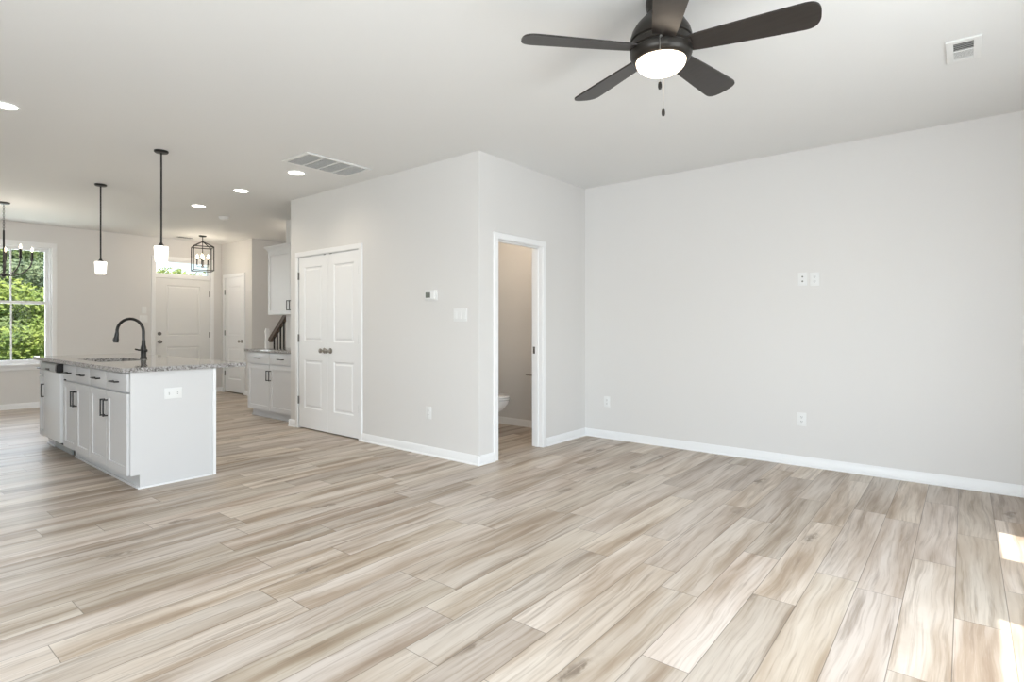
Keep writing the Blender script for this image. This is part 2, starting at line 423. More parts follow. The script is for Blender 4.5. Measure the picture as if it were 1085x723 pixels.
def casing(name, face, a0, a1, top, w, bottom=None):
    """flat casing round an opening a0..a1 up to top; face maps (a, depth, z); bottom None = to floor"""
    m = MB(); t = 0.017
    z0 = 0.0 if bottom is None else bottom
    def piece(x0, x1, y0, y1):
        e = 0.004
        ring = lambda ins, d: [face(x0 + ins, d, y0 + ins), face(x1 - ins, d, y0 + ins), face(x1 - ins, d, y1 - ins), face(x0 + ins, d, y1 - ins)]
        m.loft([ring(0, 0.0), ring(0, -t + e), ring(e, -t)])
    piece(a0 - w, a0, z0, top); piece(a1, a1 + w, z0, top); piece(a0 - w, a1 + w, top, top + w)
    if bottom is not None: piece(a0 - w, a1 + w, bottom - w, bottom)
    return struct(m.build(name, TRIM))

# ---- pantry double door
casing('trim_1', face_v(3.616), 4.998, 6.196, 2.036, 0.055)
d1 = sroot('door_1', (5.597, 3.62, 0))
MB().box(4.990, 4.998, 3.612, 3.73, 0, 2.04).box(6.196, 6.200, 3.612, 3.73, 0, 2.04).box(4.990, 6.200, 3.612, 3.73, 2.032, 2.04).build('jamb', TRIM, d1)
def knob(parent, o, d, mat=NICKEL, r=0.027, rose=0.032):
    return MB().lathe_dir([(rose, 0.0), (rose, 0.006), (rose * .45, 0.011), (0.010, 0.016), (0.010, 0.036), (r * .75, 0.041), (r, 0.052), (r * .95, 0.062), (r * .6, 0.069), (0.003, 0.071)], o, d).build('knob', mat, parent)
def hinge_v(parent, u, vf, z, h=0.09):
    m = MB(); m.box(u - 0.012, u + 0.012, vf - 0.002, vf + 0.002, z - h / 2, z + h / 2)
    m.tube([(u, vf - 0.007, z - h / 2), (u, vf - 0.007, z + h / 2)], 0.0075, 10); return m.build('hinge', HINGE, parent)
for (a0, a1, pa, pb, ku, hu) in ((5.599, 6.194, 5.705, 6.075, 5.655, 6.196), (5.000, 5.595, 5.105, 5.475, 5.535, 4.998)):
    lf = panel_slab(MB(), a0, a1, 0.014, 2.029, 0.035, [(pa, pb, 0.25, 0.815), (pa, pb, 1.035, 1.905)], MOULD, face_v(3.618)).build('door_leaf', DOORM, d1, smooth=False)
    knob(lf, (ku, 3.618, 0.935), (0, -1, 0))
    for z in (1.81, 1.07, 0.335): hinge_v(lf, hu, 3.617, z)
    MB().box(ku - 0.02, ku + 0.02, 3.616, 3.622, 2.024, 2.031).build('catch', HINGE, lf)

# ---- bathroom opening: jamb, stops, strike plate
casing('trim_2', face_u(3.289), 3.863, 4.552, 2.005, 0.055)
struct(MB().box(3.286, 3.403, 3.855, 3.866, 0, 2.012).box(3.286, 3.403, 4.549, 4.560, 0, 2.012).box(3.286, 3.403, 3.855, 4.560, 2.002, 2.012)
       .box(3.330, 3.364, 3.866, 3.877, 0, 2.002).box(3.330, 3.364, 4.538, 4.549, 0, 2.002).box(3.330, 3.364, 3.866, 4.549, 1.991, 2.002).build('trim_3', TRIM))
tag(MB().box(3.372, 3.398, 4.5465, 4.549, 0.935, 1.005, 0.001).box(3.379, 3.391, 4.5455, 4.547, 0.953, 0.987).build('strike_plate', HINGE, loc=(3.385, 4.549, 0.97)),
    'small dark metal latch plate on the right jamb of the bathroom doorway', 'latch plate')
casing('trim_4', lambda a, d, z: (3.40 - d, a, z), 3.863, 4.552, 2.005, 0.055)

# ---- front door with transom
casing('trim_5', face_u(UF), 3.632, 4.541, 2.372, 0.057)
struct(MB().box(UF - 0.003, UF + 0.15, 3.626, 3.641, 0, 2.38).box(UF - 0.003, UF + 0.15, 4.532, 4.547, 0, 2.38).box(UF - 0.003, UF + 0.15, 3.626, 4.547, 2.355, 2.38)
       .box(UF - 0.003, UF + 0.15, 3.641, 4.532, 2.052, 2.118).build('trim_6', TRIM))
d2 = sroot('door_2', (UF, 4.085, 0))
lf = panel_slab(MB(), 3.643, 4.530, 0.015, 2.048, 0.045, [(3.815, 4.365, 0.25, 0.855), (3.815, 4.365, 1.045, 1.93)], MOULD, face_u(UF + 0.012)).build('door_leaf', FDOOR, d2, smooth=False)
MB().box(UF - 0.01, UF + 0.13, 3.641, 4.532, 0.0, 0.014).build('threshold', HINGE, d2)
knob(lf, (UF + 0.012, 3.705, 0.945), (-1, 0, 0), HINGE)
MB().lathe_dir([(0.031, 0), (0.031, 0.012), (0.024, 0.020), (0.004, 0.021)], (UF + 0.012, 3.705, 1.085), (-1, 0, 0)).build('deadbolt', HINGE, lf)
for z in (1.80, 1.055, 0.31):
    MB().box(UF + 0.008, UF + 0.013, 4.518, 4.542, z - 0.05, z + 0.05).tube([(UF + 0.004, 4.532, z - 0.05), (UF + 0.004, 4.532, z + 0.05)], 0.008, 10).build('hinge', HINGE, lf)
w2 = sroot('window_2', (UF, 4.085, 2.118))
MB().box(UF + 0.03, UF + 0.07, 3.641, 3.662, 2.118, 2.355).box(UF + 0.03, UF + 0.07, 4.511, 4.532, 2.118, 2.355).box(UF + 0.03, UF + 0.07, 3.662, 4.511, 2.118, 2.134).box(UF + 0.03, UF + 0.07, 3.662, 4.511, 2.338, 2.355).build('window_frame', TRIM, w2)
MB().box(UF + 0.046, UF + 0.052, 3.660, 4.513, 2.132, 2.340).build('pane', GLASS, w2)

# ---- hall closet door
casing('trim_7', face_v(4.735), 9.907, 10.638, 2.102, 0.058)
d3 = sroot('door_3', (10.27, 4.74, 0))
MB().box(9.90, 9.907, 4.732, 4.85, 0, 2.105).box(10.638, 10.645, 4.732, 4.85, 0, 2.105).box(9.90, 10.645, 4.732, 4.85, 2.098, 2.105).build('jamb', TRIM, d3)
lf = panel_slab(MB(), 9.910, 10.635, 0.022, 2.095, 0.035, [(10.035, 10.51, 0.25, 0.83), (10.035, 10.51, 1.05, 1.94)], MOULD, face_v(4.737)).build('door_leaf', DOORM, d3, smooth=False)
knob(lf, (9.99, 4.737, 0.945), (0, -1, 0))
for z in (1.84, 1.09, 0.35): hinge_v(lf, 10.638, 4.736, z)

# ---- dining window: double hung, two lites over two lites
def dh_window(name, u, sgn, v0, v1, z0, z1, meet, muntin):
    """window in a wall at u facing sgn; opening v0..v1, z0..z1"""
    w = sroot(name, (u, (v0 + v1) / 2, z0))
    U = lambda d: u - sgn * d                                    # depth into the wall
    b = lambda m, d0, d1, a0, a1, c0, c1: m.box(min(U(d0), U(d1)), max(U(d0), U(d1)), a0, a1, c0, c1, 0.003)
    m = MB(); f = 0.022
    for q in ((v0, v0 + f, z0, z1), (v1 - f, v1, z0, z1), (v0 + f, v1 - f, z0, z0 + f), (v0 + f, v1 - f, z1 - f, z1)): b(m, 0.02, 0.13, *q)
    m.build('window_frame', TRIM, w)
    for nm, d, c0, c1 in (('lower_sash', 0.035, z0 + f, meet + 0.020), ('upper_sash', 0.070, meet - 0.020, z1 - f)):
        m = MB(); s = 0.046; a0, a1 = v0 + f, v1 - f; r = 0.040
        for q in ((a0, a0 + s, c0, c1), (a1 - s, a1, c0, c1), (a0 + s, a1 - s, c0, c0 + r), (a0 + s, a1 - s, c1 - r, c1)): b(m, d, d + 0.034, *q)
        mid = (a0 + a1) / 2
        if muntin: b(m, d + 0.013, d + 0.023, mid - 0.010, mid + 0.010, c0 + r, c1 - r)
        so = m.build(nm, TRIM, w)
        p = MB(); p.box(min(U(d + 0.015), U(d + 0.020)), max(U(d + 0.015), U(d + 0.020)), a0 + s - 0.005, a1 - s + 0.005, c0 + r - 0.005, c1 - r + 0.005); p.build('pane', GLASS, so)
    return w
w1 = dh_window('window_1', UF, -1, 1.325, 2.235, 0.655, 2.405, 1.565, True)
MB().box(UF - 0.055, UF + 0.02, 1.235, 2.325, 0.632, 0.657, 0.004).build('window_stool', TRIM, w1)
MB().box(UF - 0.017, UF, 1.26, 2.30, 0.565, 0.632, 0.004).build('window_apron', TRIM, w1)
m = MB()
for q in ((1.262, 1.325, 0.657, 2.405), (2.235, 2.298, 0.657, 2.405), (1.262, 2.298, 2.405, 2.470)): m.box(UF - 0.017, UF, q[0], q[1], q[2], q[3], 0.004)
m.build('window_casing', TRIM, w1)
# openings in the rear and left walls (behind the camera)
dh_window('window_3', UR, 1, 3.68, 4.30, 0.62, 2.165, 1.35, False)
wp = sroot('door_4', (UR, 2.18, 0))
m = MB()
for q in ((1.42, 1.47, 0.03, 2.24), (2.935, 2.985, 0.03, 2.24), (1.47, 2.935, 0.03, 0.09), (1.47, 2.935, 2.18, 2.24), (2.14, 2.22, 0.09, 2.18)): m.box(-1.0, -0.92, *q, 0.003)
m.build('door_frame', TRIM, wp); MB().box(-0.962, -0.957, 1.465, 2.940, 0.085, 2.185).build('pane', GLASS, wp)
dh_window('fill_window_rear', UR, 1, -1.25, 0.55, 0.75, 2.15, 1.45, True)  # unseen window added to broaden the light from the rear
wq = sroot('fill_door_left', (1.1, VL, 0))  # unseen glazed door, added as the opening for the left fill
m = MB()
for q in ((-0.1, -0.05, 0.03, 2.20), (2.25, 2.30, 0.03, 2.20), (-0.05, 2.25, 0.03, 0.09), (-0.05, 2.25, 2.14, 2.20), (1.06, 1.14, 0.09, 2.14)): m.box(q[0], q[1], -2.09, -2.02, q[2], q[3], 0.003)
m.build('door_frame', TRIM, wq); MB().box(-0.055, 2.255, -2.06, -2.055, 0.085, 2.145).build('pane', GLASS, wq)
wr = sroot('fill_window_dining', (9.2, VL, 0.7))  # unseen window added to bring light in by the dining area
m = MB()
for q in ((8.4, 8.45, 0.70, 2.30), (9.95, 10.0, 0.70, 2.30), (8.45, 9.95, 0.70, 0.75), (8.45, 9.95, 2.25, 2.30), (9.17, 9.23, 0.75, 2.25)): m.box(q[0], q[1], -2.09, -2.02, q[2], q[3], 0.003)
m.build('window_frame', TRIM, wr); MB().box(8.445, 9.955, -2.06, -2.055, 0.745, 2.255).build('pane', GLASS, wr)

# ---- staircase behind the kitchen wall
m = MB()
prof = []
N, RUN, RISE = 11, 0.235, 0.193
u = 8.50; z = 0.0; prof.append((u, 0.0))
for k in range(N):
    z += RISE; prof.append((u, z)); u -= RUN; prof.append((u, z))
prof.append((u, 0.0))
m.prism(prof, 'v', 4.42, VR - 0.001)
struct(m.build('trim_8', TRIM))

# ------------------------------------------------------------------ kitchen island
def bar_pull(parent, p0, p1, d, stand=0.030, r=0.0055):
    p0 = Vector(p0); p1 = Vector(p1); d = Vector(d); ax = (p1 - p0).normalized()
    m = MB(); m.tube([p0 + d * stand, p1 + d * stand], r, 10)
    a = p0 + ax * 0.006; b = p1 - ax * 0.006
    m.tube([a, a + d * stand], r, 8); m.tube([b, b + d * stand], r, 8)
    return m.build('pull', BLACK, parent)
def cab_front(root, vf, doors, drawers, z_door, z_drawer, pull_z, hinge_sides, stile=0.057):
    for (a0, a1), side in zip(doors, hinge_sides):
        dm = panel_slab(MB(), a0, a1, z_door[0], z_door[1], 0.020, [(a0 + stile, a1 - stile, z_door[0] + stile, z_door[1] - stile)], SHAKER, face_v(vf)).build('door', CABM, root, smooth=False)
        pu = a0 + 0.030 if side == 'lo' else a1 - 0.030
        bar_pull(dm, (pu, vf, pull_z[0]), (pu, vf, pull_z[1]), (0, -1, 0))
    for (a0, a1) in drawers:
        dr = MB().box(a0, a1, vf, vf + 0.020, z_drawer[0], z_drawer[1], 0.002).build('drawer_front', CABM, root)
        c = (a0 + a1) / 2; zz = (z_drawer[0] + z_drawer[1]) / 2
        bar_pull(dr, (c - 0.065, vf, zz), (c + 0.065, vf, zz), (0, -1, 0))
VF = 1.43
ZD, ZR, ZP = (0.108, 0.709), (0.725, 0.858), (0.505, 0.640)
t = thing('base_cabinet', 'white island base cabinet with two shaker doors nearest the end panel', 'cabinet', (5.24, 1.75, 0), 'island base cabinets')
MB().box(4.792, 5.688, VF + 0.022, 2.02, 0.105, 0.868).build('cabinet_box', CABM, t)
cab_front(t, VF, [(4.797, 5.259), (5.267, 5.684)], [(4.797, 5.259), (5.267, 5.684)], ZD, ZR, ZP, ['hi', 'lo'])
MB().box(4.792, 5.688, 1.506, 1.52, 0.0, 0.105).box(4.793, 5.688, 1.492, 1.506, 0.0, 0.018, 0.004).build('toe_kick', CABM, t)
t = thing('base_cabinet', 'white sink base cabinet with two shaker doors beside the dishwasher', 'cabinet', (6.09, 1.75, 0), 'island base cabinets')
MB().box(5.692, 6.488, VF + 0.022, 1.50, 0.105, 0.868).box(5.692, 5.71, 1.50, 2.02, 0.105, 0.868).box(6.47, 6.488, 1.50, 2.02, 0.105, 0.868).box(5.71, 6.47, 1.50, 2.02, 0.105, 0.125).box(5.71, 6.47, 2.00, 2.02, 0.125, 0.868).build('cabinet_box', CABM, t)
cab_front(t, VF, [(5.696, 6.086), (6.094, 6.484)], [(5.696, 6.086), (6.094, 6.484)], ZD, ZR, ZP, ['hi', 'lo'])
MB().box(5.692, 6.43, 1.506, 1.52, 0.0, 0.105).box(5.692, 6.40, 1.492, 1.506, 0.0, 0.018, 0.004).build('toe_kick', CABM, t)
t = thing('dishwasher', 'white dishwasher with grey control strip set into the island', 'dishwasher', (6.82, 1.75, 0))
MB().box(6.510, 7.108, VF + 0.012, 2.01, 0.10, 0.862, 0.002).build('tub_housing', SLOT, t)
dd = MB().box(6.516, 7.104, VF - 0.018, VF + 0.012, 0.125, 0.775, 0.006).build('door', APPL, t)
pn = MB().prism([(VF - 0.038, 0.780), (VF - 0.046, 0.800), (VF - 0.042, 0.848), (VF - 0.026, 0.862), (VF + 0.012, 0.862), (VF + 0.012, 0.780)], 'u', 6.560, 7.104).build('control_strip', APANEL, t)
MB().prism([(VF - 0.039, 0.779), (VF - 0.047, 0.800), (VF - 0.043, 0.849), (VF - 0.026, 0.863), (VF + 0.012, 0.863), (VF + 0.012, 0.779)], 'u', 6.516, 6.560).build('end_cap', BLACK, pn)
MB().box(6.76, 6.90, VF - 0.049, VF - 0.040, 0.792, 0.812, 0.003).build('handle_recess', BLACK, pn)
MB().box(6.52, 7.10, 1.50, 1.515, 0.004, 0.10).build('toe_panel', APANEL, t)
t = thing('base_cabinet', 'narrow white base cabinet at the far end of the island past the dishwasher', 'cabinet', (7.24, 1.75, 0), 'island base cabinets')
MB().box(7.112, 7.375, VF + 0.022, 2.02, 0.105, 0.868).build('cabinet_box', CABM, t)
cab_front(t, VF, [(7.116, 7.371)], [(7.116, 7.371)], ZD, ZR, ZP, ['lo'], 0.05)
MB().box(7.112, 7.375, 1.506, 1.52, 0.0, 0.105).box(7.112, 7.376, 1.492, 1.506, 0.0, 0.018, 0.004).build('toe_kick', CABM, t)
t = thing('island_end_panel', 'flat white panel closing the near end of the island, with an outlet', 'panel', (4.78, 1.78, 0))
EP = [(1.447, 0.105), (1.506, 0.105), (1.506, 0.0), (2.022, 0.0), (2.022, 0.870), (1.447, 0.870)]
MB().prism(EP, 'u', 4.772, 4.790).build('panel', CABM, t)
MB().box(4.760, 4.7715, 1.492, 2.022, 0.0, 0.014, 0.004).build('shoe_moulding', TRIM, t)
t = thing('island_back_panel', 'flat white panel along the seating side of the island', 'panel', (6.08, 2.035, 0))
MB().box(4.784, 7.39, 2.025, 2.045, 0.0, 0.870, 0.001).build('panel', CABM, t)
MB().box(4.762, 4.783, 2.024, 2.050, 0.0, 0.870, 0.003).build('corner_trim', TRIM, t)
t = thing('island_end_panel', 'flat white panel closing the far end of the island by the dining area', 'panel', (7.383, 1.78, 0))
MB().prism(EP, 'u', 7.378, 7.392).build('panel', CABM, t)
# worktop with the sink hole cut out
SU0, SU1, SV0, SV1 = 5.74, 6.44, 1.52, 1.885
def slab_hole(mb, u0, u1, v0, v1, z0, z1, h):
    us = [u0, h[0], h[1], u1]; vs = [v0, h[2], h[3], v1]; t = {}
    def V(u, v, z):
        k = (u, v, z)
        if k not in t: t[k] = mb.V(k)
        return t[k]
    for i in range(3):
        for j in range(3):
            if i == 1 and j == 1: continue
            for z in (z0, z1): mb.bm.faces.new([V(us[i], vs[j], z), V(us[i + 1], vs[j], z), V(us[i + 1], vs[j + 1], z), V(us[i], vs[j + 1], z)])
    for i in range(3):
        for v in (v0, v1): mb.bm.faces.new([V(us[i], v, z0), V(us[i + 1], v, z0), V(us[i + 1], v, z1), V(us[i], v, z1)])
    for j in range(3):
        for u in (u0, u1): mb.bm.faces.new([V(u, vs[j], z0), V(u, vs[j + 1], z0), V(u, vs[j + 1], z1), V(u, vs[j], z1)])
    for v in (h[2], h[3]): mb.bm.faces.new([V(h[0], v, z0), V(h[1], v, z0), V(h[1], v, z1), V(h[0], v, z1)])
    for u in (h[0], h[1]): mb.bm.faces.new([V(u, h[2], z0), V(u, h[3], z0), V(u, h[3], z1), V(u, h[2], z1)])
    return mb
CZ0, CZ1 = 0.871, 0.905
m = slab_hole(MB(), 4.735, 7.415, 1.385, 2.285, CZ0, CZ1, (SU0, SU1, SV0, SV1))
bmesh.ops.recalc_face_normals(m.bm, faces=m.bm.faces[:])
ed = [e for e in m.bm.edges if len(e.link_faces) == 2 and e.calc_face_angle(0) > 1.2]
bmesh.ops.bevel(m.bm, geom=ed, offset=0.004, segments=2, affect='EDGES')
tag(m.build('countertop', GRAN, loc=(6.07, 1.83, CZ0)), 'speckled grey granite top of the kitchen island', 'countertop')
t = thing('sink', 'stainless undermount sink in the island granite below the black faucet', 'sink', (6.09, 1.70, 0.68))
m = MB()
g = 0.004
m.box(SU0 - 0.012, SU0 - g, SV0 - 0.012, SV1 + 0.012, 0.66, CZ0 - 0.001).box(SU1 + g, SU1 + 0.012, SV0 - 0.012, SV1 + 0.012, 0.66, CZ0 - 0.001)
m.box(SU0 - g, SU1 + g, SV0 - 0.012, SV0 - g, 0.66, CZ0 - 0.001).box(SU0 - g, SU1 + g, SV1 + g, SV1 + 0.012, 0.66, CZ0 - 0.001).box(SU0 - g, SU1 + g, SV0 - g, SV1 + g, 0.66, 0.672)
m.build('basin', STEEL, t)
MB().lathe([(0.045, 0.6725), (0.045, 0.676), (0.020, 0.674)], 6.09, 1.70, 24).build('drain', NICKEL, t)
FU, FV = 6.095, 1.955
t = thing('faucet', 'matte black gooseneck faucet with pull down spray on the island granite', 'faucet', (FU, FV, CZ1))
MB().lathe([(0.030, CZ1), (0.030, CZ1 + 0.010), (0.024, CZ1 + 0.018), (0.023, CZ1 + 0.075), (0.026, CZ1 + 0.085), (0.024, CZ1 + 0.105), (0.018, CZ1 + 0.130), (0.0155, CZ1 + 0.175)], FU, FV, 24).build('base', BLACK, t)
dx, dy = 0.74, -0.67
R_, zc = 0.122, 1.160
pts = [(FU, FV, CZ1 + 0.16), (FU, FV, zc - 0.02)]
for k in range(0, 15):
    a = PI * k / 14 * 1.02
    pts.append((FU + dx * R_ * (1 - math.cos(a)), FV + dy * R_ * (1 - math.cos(a)), zc + R_ * math.sin(a)))
MB().tube(pts, 0.0135, 14).build('spout', BLACK, t)
e = Vector(pts[-1]); dn = Vector((dx * 0.12, dy * 0.12, -1)).normalized()
MB().tube([e + dn * q for q in (-0.004, 0.01, 0.045, 0.075, 0.095)], [0.0145, 0.0165, 0.0195, 0.0235, 0.022], 16).tube([e + dn * 0.05 + Vector((dx, dy, 0)) * 0.018, e + dn * 0.074 + Vector((dx, dy, 0)) * 0.025], 0.008, 8).build('spray_head', BLACK, t)
MB().tube([(FU, FV, CZ1 + 0.078), (FU + dx * .02, FV + dy * .02 - 0.02, CZ1 + 0.080), (FU + dx * 0.055, FV + dy * 0.055 - 0.02, CZ1 + 0.088)], [0.010, 0.008, 0.007], 10).ball((FU - 0.018, FV + 0.014, CZ1 + 0.075), 0.016).build('lever', BLACK, t)

# ------------------------------------------------------------------ kitchen wall cabinets beside the pantry
KV = 3.69
t = thing('base_cabinet', 'white base cabinet with two doors and two drawers left of the pantry', 'cabinet', (7.02, 3.98, 0))
MB().box(6.392, 7.618, KV + 0.022, 4.248, 0.105, 0.868).build('cabinet_box', CABM, t)
cab_front(t, KV, [(6.440, 7.022), (7.029, 7.612)], [(6.440, 7.022), (7.029, 7.612)], (0.108, 0.705), (0.718, 0.862), (0.500, 0.635), ['hi', 'lo'])
MB().box(6.392, 7.618, 3.768, 3.785, 0.0, 0.105).box(6.392, 7.63, 3.754, 3.768, 0.0, 0.020, 0.004).build('toe_kick', CABM, t)
m = MB().box(6.380, 7.645, 3.655, 4.248, CZ0, CZ1, 0.004)
tag(m.build('countertop', GRAN, loc=(7.01, 3.95, CZ0)), 'speckled grey granite top on the cabinet left of the pantry', 'countertop')
t = thing('wall_cabinet', 'white upper cabinet with crown moulding left of the pantry', 'cabinet', (7.0, 4.1, 1.37))
UV = 3.968
MB().box(6.392, 7.600, UV + 0.020, 4.248, 1.372, 2.262).build('cabinet_box', CABM, t)
cab_front(t, UV, [(6.440, 7.012), (7.019, 7.597)], [], (1.372, 2.250), None, (1.425, 1.560), ['hi', 'lo'])
c0, c1 = UV + 0.006, 7.608
cp = [(0.0, 2.255), (0.006, 2.255), (0.010, 2.268), (0.034, 2.300), (0.040, 2.304), (0.040, 2.322), (0.0, 2.322)]
rings = []
m = MB()
A = [m.V((6.392, c0 - d, z)) for d, z in cp]; B = [m.V((c1 + d - 0.006, c0 - d, z)) for d, z in cp]; C_ = [m.V((c1 + d - 0.006, 4.248, z)) for d, z in cp]
k = len(cp)
for X, Y in ((A, B), (B, C_)):
    for i in range(k): m.bm.faces.new([X[i], X[(i + 1) % k], Y[(i + 1) % k], Y[i]])
m.bm.faces.new(A[::-1]); m.bm.faces.new(C_)
m.build('crown_moulding', CABM, t)

# ------------------------------------------------------------------ stair newel and rail
NU, NV = 8.555, 4.455
t = thing('newel_post', 'slim white newel post at the foot of the stair rail', 'post', (NU, NV, 0))
MB().box(NU - 0.026, NU + 0.026, NV - 0.026, NV + 0.026, 0.0, 1.12, 0.003).build('shaft', TRIM, t)
MB().box(NU - 0.032, NU + 0.032, NV - 0.032, NV + 0.032, 1.12, 1.145, 0.004).box(NU - 0.024, NU + 0.024, NV - 0.024, NV + 0.024, 1.145, 1.178, 0.008).box(NU + 0.020, NU + 0.062, NV - 0.018, NV + 0.018, 1.115, 1.142, 0.004).build('cap', TRIM, t)
t = thing('stair_railing', 'dark brown stair handrail on slim black balusters beyond the counter', 'railing', (8.0, NV, 0))
sl = 0.82
def railz(u): return 1.012 + (8.43 - u) * sl
pr = [(8.435, railz(8.435) - 0.045), (6.2, railz(6.2) - 0.045), (6.2, railz(6.2) + 0.040), (8.455, railz(8.455) + 0.040), (8.470, railz(8.47) + 0.018)]
m = MB(); m.prism(pr, 'v', NV - 0.030, NV + 0.030)
m.build('handrail', OAKRAIL, t)
k = 0
for k in range(18):
    bu = 8.34 - 0.095 * k
    step = max(0.0, RISE * math.floor((8.50 - bu) / RUN + 1))
    MB().box(bu - 0.0095, bu + 0.0095, NV - 0.0095, NV + 0.0095, step - 0.002, railz(bu) - 0.040).build('baluster', BLACK, t)

t = thing('stair_fill_light', 'added white round ceiling light brightening the stair wall, hidden behind the kitchen wall', 'ceiling light', (7.9, 4.85, CEIL))  # unseen fixture added so its lamp lifts the stair wall
MB().lathe([(0.13, 2.740), (0.13, 2.725), (0.12, 2.720)], 7.9, 4.85, 32).build('base', PLASTIC, t)
MB().lathe([(0.12, 2.722), (0.11, 2.69), (0.07, 2.66), (0.003, 2.65)], 7.9, 4.85, 32).build('diffuser', SHADE, t)
lamp('stair_fill_lamp', 'POINT', (7.9, 4.85, 2.52), 5, (1.0, 0.86, 0.70), parent=t, shadow_soft_size=0.12)

# ------------------------------------------------------------------ bathroom
TU, TV = 4.30, 4.80                                             # toilet faces -u, tank against u = 4.68
t = thing('toilet', 'white toilet partly seen through the bathroom doorway', 'toilet', (TU, TV, 0))
def ell(cu, ru, rv, z, n=32, egg=0.0):
    return [(cu + ru * math.cos(2 * PI * i / n), TV + rv * math.sin(2 * PI * i / n) * (1 + egg * math.cos(2 * PI * i / n)), z) for i in range(n)]
MB().loft([ell(4.36, 0.235, 0.115, 0.0), ell(4.36, 0.225, 0.105, 0.03), ell(4.37, 0.195, 0.09, 0.12), ell(4.34, 0.205, 0.105, 0.20), ell(4.27, 0.255, 0.150, 0.28), ell(4.23, 0.275, 0.178, 0.35), ell(4.225, 0.278, 0.182, 0.385), ell(4.225, 0.262, 0.168, 0.390)]).build('bowl', PORC, t)
st = MB().loft([ell(4.225, 0.280, 0.186, 0.392), ell(4.225, 0.284, 0.188, 0.398), ell(4.225, 0.284, 0.188, 0.408), ell(4.225, 0.276, 0.180, 0.413)]).build('seat', PORC, t)
MB().loft([ell(4.225, 0.278, 0.183, 0.417), ell(4.225, 0.281, 0.185, 0.422), ell(4.225, 0.276, 0.180, 0.434), ell(4.225, 0.22, 0.14, 0.438)]).build('lid', PORC, t)
MB().box(4.49, 4.670, TV - 0.20, TV + 0.20, 0.39, 0.74, 0.02).build('tank', PORC, t)
MB().box(4.478, 4.673, TV - 0.21, TV + 0.21, 0.74, 0.775, 0.008).build('tank_lid', PORC, t)
MB().tube([(4.49, TV + 0.14, 0.69), (4.475, TV + 0.14, 0.69), (4.472, TV + 0.08, 0.685)], 0.008, 8).build('flush_lever', NICKEL, t)
t = thing('toilet_paper_holder', 'satin nickel paper holder on the bathroom wall behind the toilet', 'paper holder', (3.97, VR, 0.63))
MB().lathe_dir([(0.026, 0), (0.026, 0.006), (0.012, 0.012), (0.010, 0.060), (0.013, 0.066), (0.003, 0.070)], (3.93, VR, 0.632), (0, -1, 0)).build('post', NICKEL, t)
MB().tube([(3.93, VR - 0.058, 0.632), (4.06, VR - 0.058, 0.632), (4.075, VR - 0.058, 0.637)], 0.008, 10).build('arm', NICKEL, t)

t = thing('bath_fill_light', 'added white round ceiling light brightening the bathroom, out of view', 'ceiling light', (4.0, 4.5, CEIL))  # invented fixture, out of view, added to brighten the bathroom
MB().lathe([(0.15, 2.740), (0.15, 2.725), (0.14, 2.720)], 4.0, 4.5, 32).build('base', PLASTIC, t)
MB().lathe([(0.14, 2.722), (0.13, 2.69), (0.09, 2.66), (0.003, 2.65)], 4.0, 4.5, 32).build('diffuser', SHADE, t)
lamp('bath_fill_lamp', 'POINT', (4.0, 4.5, 2.40), 9, (1.0, 0.83, 0.64), parent=t, shadow_soft_size=0.12)

# ------------------------------------------------------------------ ceiling fan
FNU, FNV, FNZ = 1.107, 2.481, 2.508
fan = thing('ceiling_fan', 'dark bronze five blade ceiling fan with lit glass bowl', 'ceiling fan', (FNU, FNV, CEIL))
MB().lathe([(0.068, 2.740), (0.070, 2.715), (0.066, 2.700), (0.062, 2.672)], FNU, FNV, 40).build('canopy', BRONZE, fan)
MB().lathe([(0.058, 2.680), (0.064, 2.672), (0.085, 2.650), (0.112, 2.622), (0.132, 2.590), (0.141, 2.560), (0.142, 2.545), (0.136, 2.541), (0.136, 2.536), (0.142, 2.532), (0.143, 2.508), (0.137, 2.504), (0.137, 2.500), (0.142, 2.496), (0.141, 2.478), (0.135, 2.462), (0.122, 2.452), (0.114, 2.450)], FNU, FNV, 56).build('motor_housing', BRONZE, fan)
prof = [(0.1145, 2.452)] + [(0.114 * math.cos(a), 2.450 - 0.062 * math.sin(a)) for a in [i * PI / 2 / 10 for i in range(10)]] + [(0.006, 2.388)]
MB().lathe(prof, FNU, FNV, 48).build('light_bowl', BOWL, fan)
A0 = 5.45657
for k in range(5):
    a = A0 + k * 2 * PI / 5
    d = Vector((math.cos(a), math.sin(a), 0)); p = Vector((-math.sin(a), math.cos(a), 0)); zv = Vector((0, 0, 1))
    pit = math.radians(12.5); pp = p * math.cos(pit) + zv * math.sin(pit); nn = d.cross(pp)
    c = Vector((FNU, FNV, FNZ))
    def half(r):                                               # half width along the blade
        q = (r - 0.13) / (0.66 - 0.13)
        w = 0.050 + 0.029 * min(1.0, q * 1.15) ** 0.75
        if r > 0.60: w *= max(0.0, 1 - ((r - 0.60) / 0.0602) ** 2.6) ** (1 / 2.6)
        return max(w, 0.0)
    rs = [0.13 + (0.60 - 0.13) * i / 14 for i in range(15)] + [0.61, 0.62, 0.63, 0.64, 0.648, 0.654, 0.658, 0.6598]
    up = [(q, half(q)) for q in rs]
    loop = up + [(0.66, 0.0)] + [(q, -w) for q, w in reversed(up)]
    m = MB(); th = 0.004
    m.loft([[tuple(c + d * r + pp * w + nn * q) for r, w in loop] for q in (-th, th)])
    bl = m.build('blade', BLADE, fan)
    m = MB()
    m.loft([[tuple(c + d * r + pp * w + nn * (-q - 0.006) ) for r, w in [(0.12, 0.024), (0.19, 0.036), (0.225, 0.028), (0.232, 0.0), (0.225, -0.028), (0.19, -0.036), (0.12, -0.024)]] for q in (-0.011, -0.0155)])
    m.build('blade_bracket', BRONZE, bl)
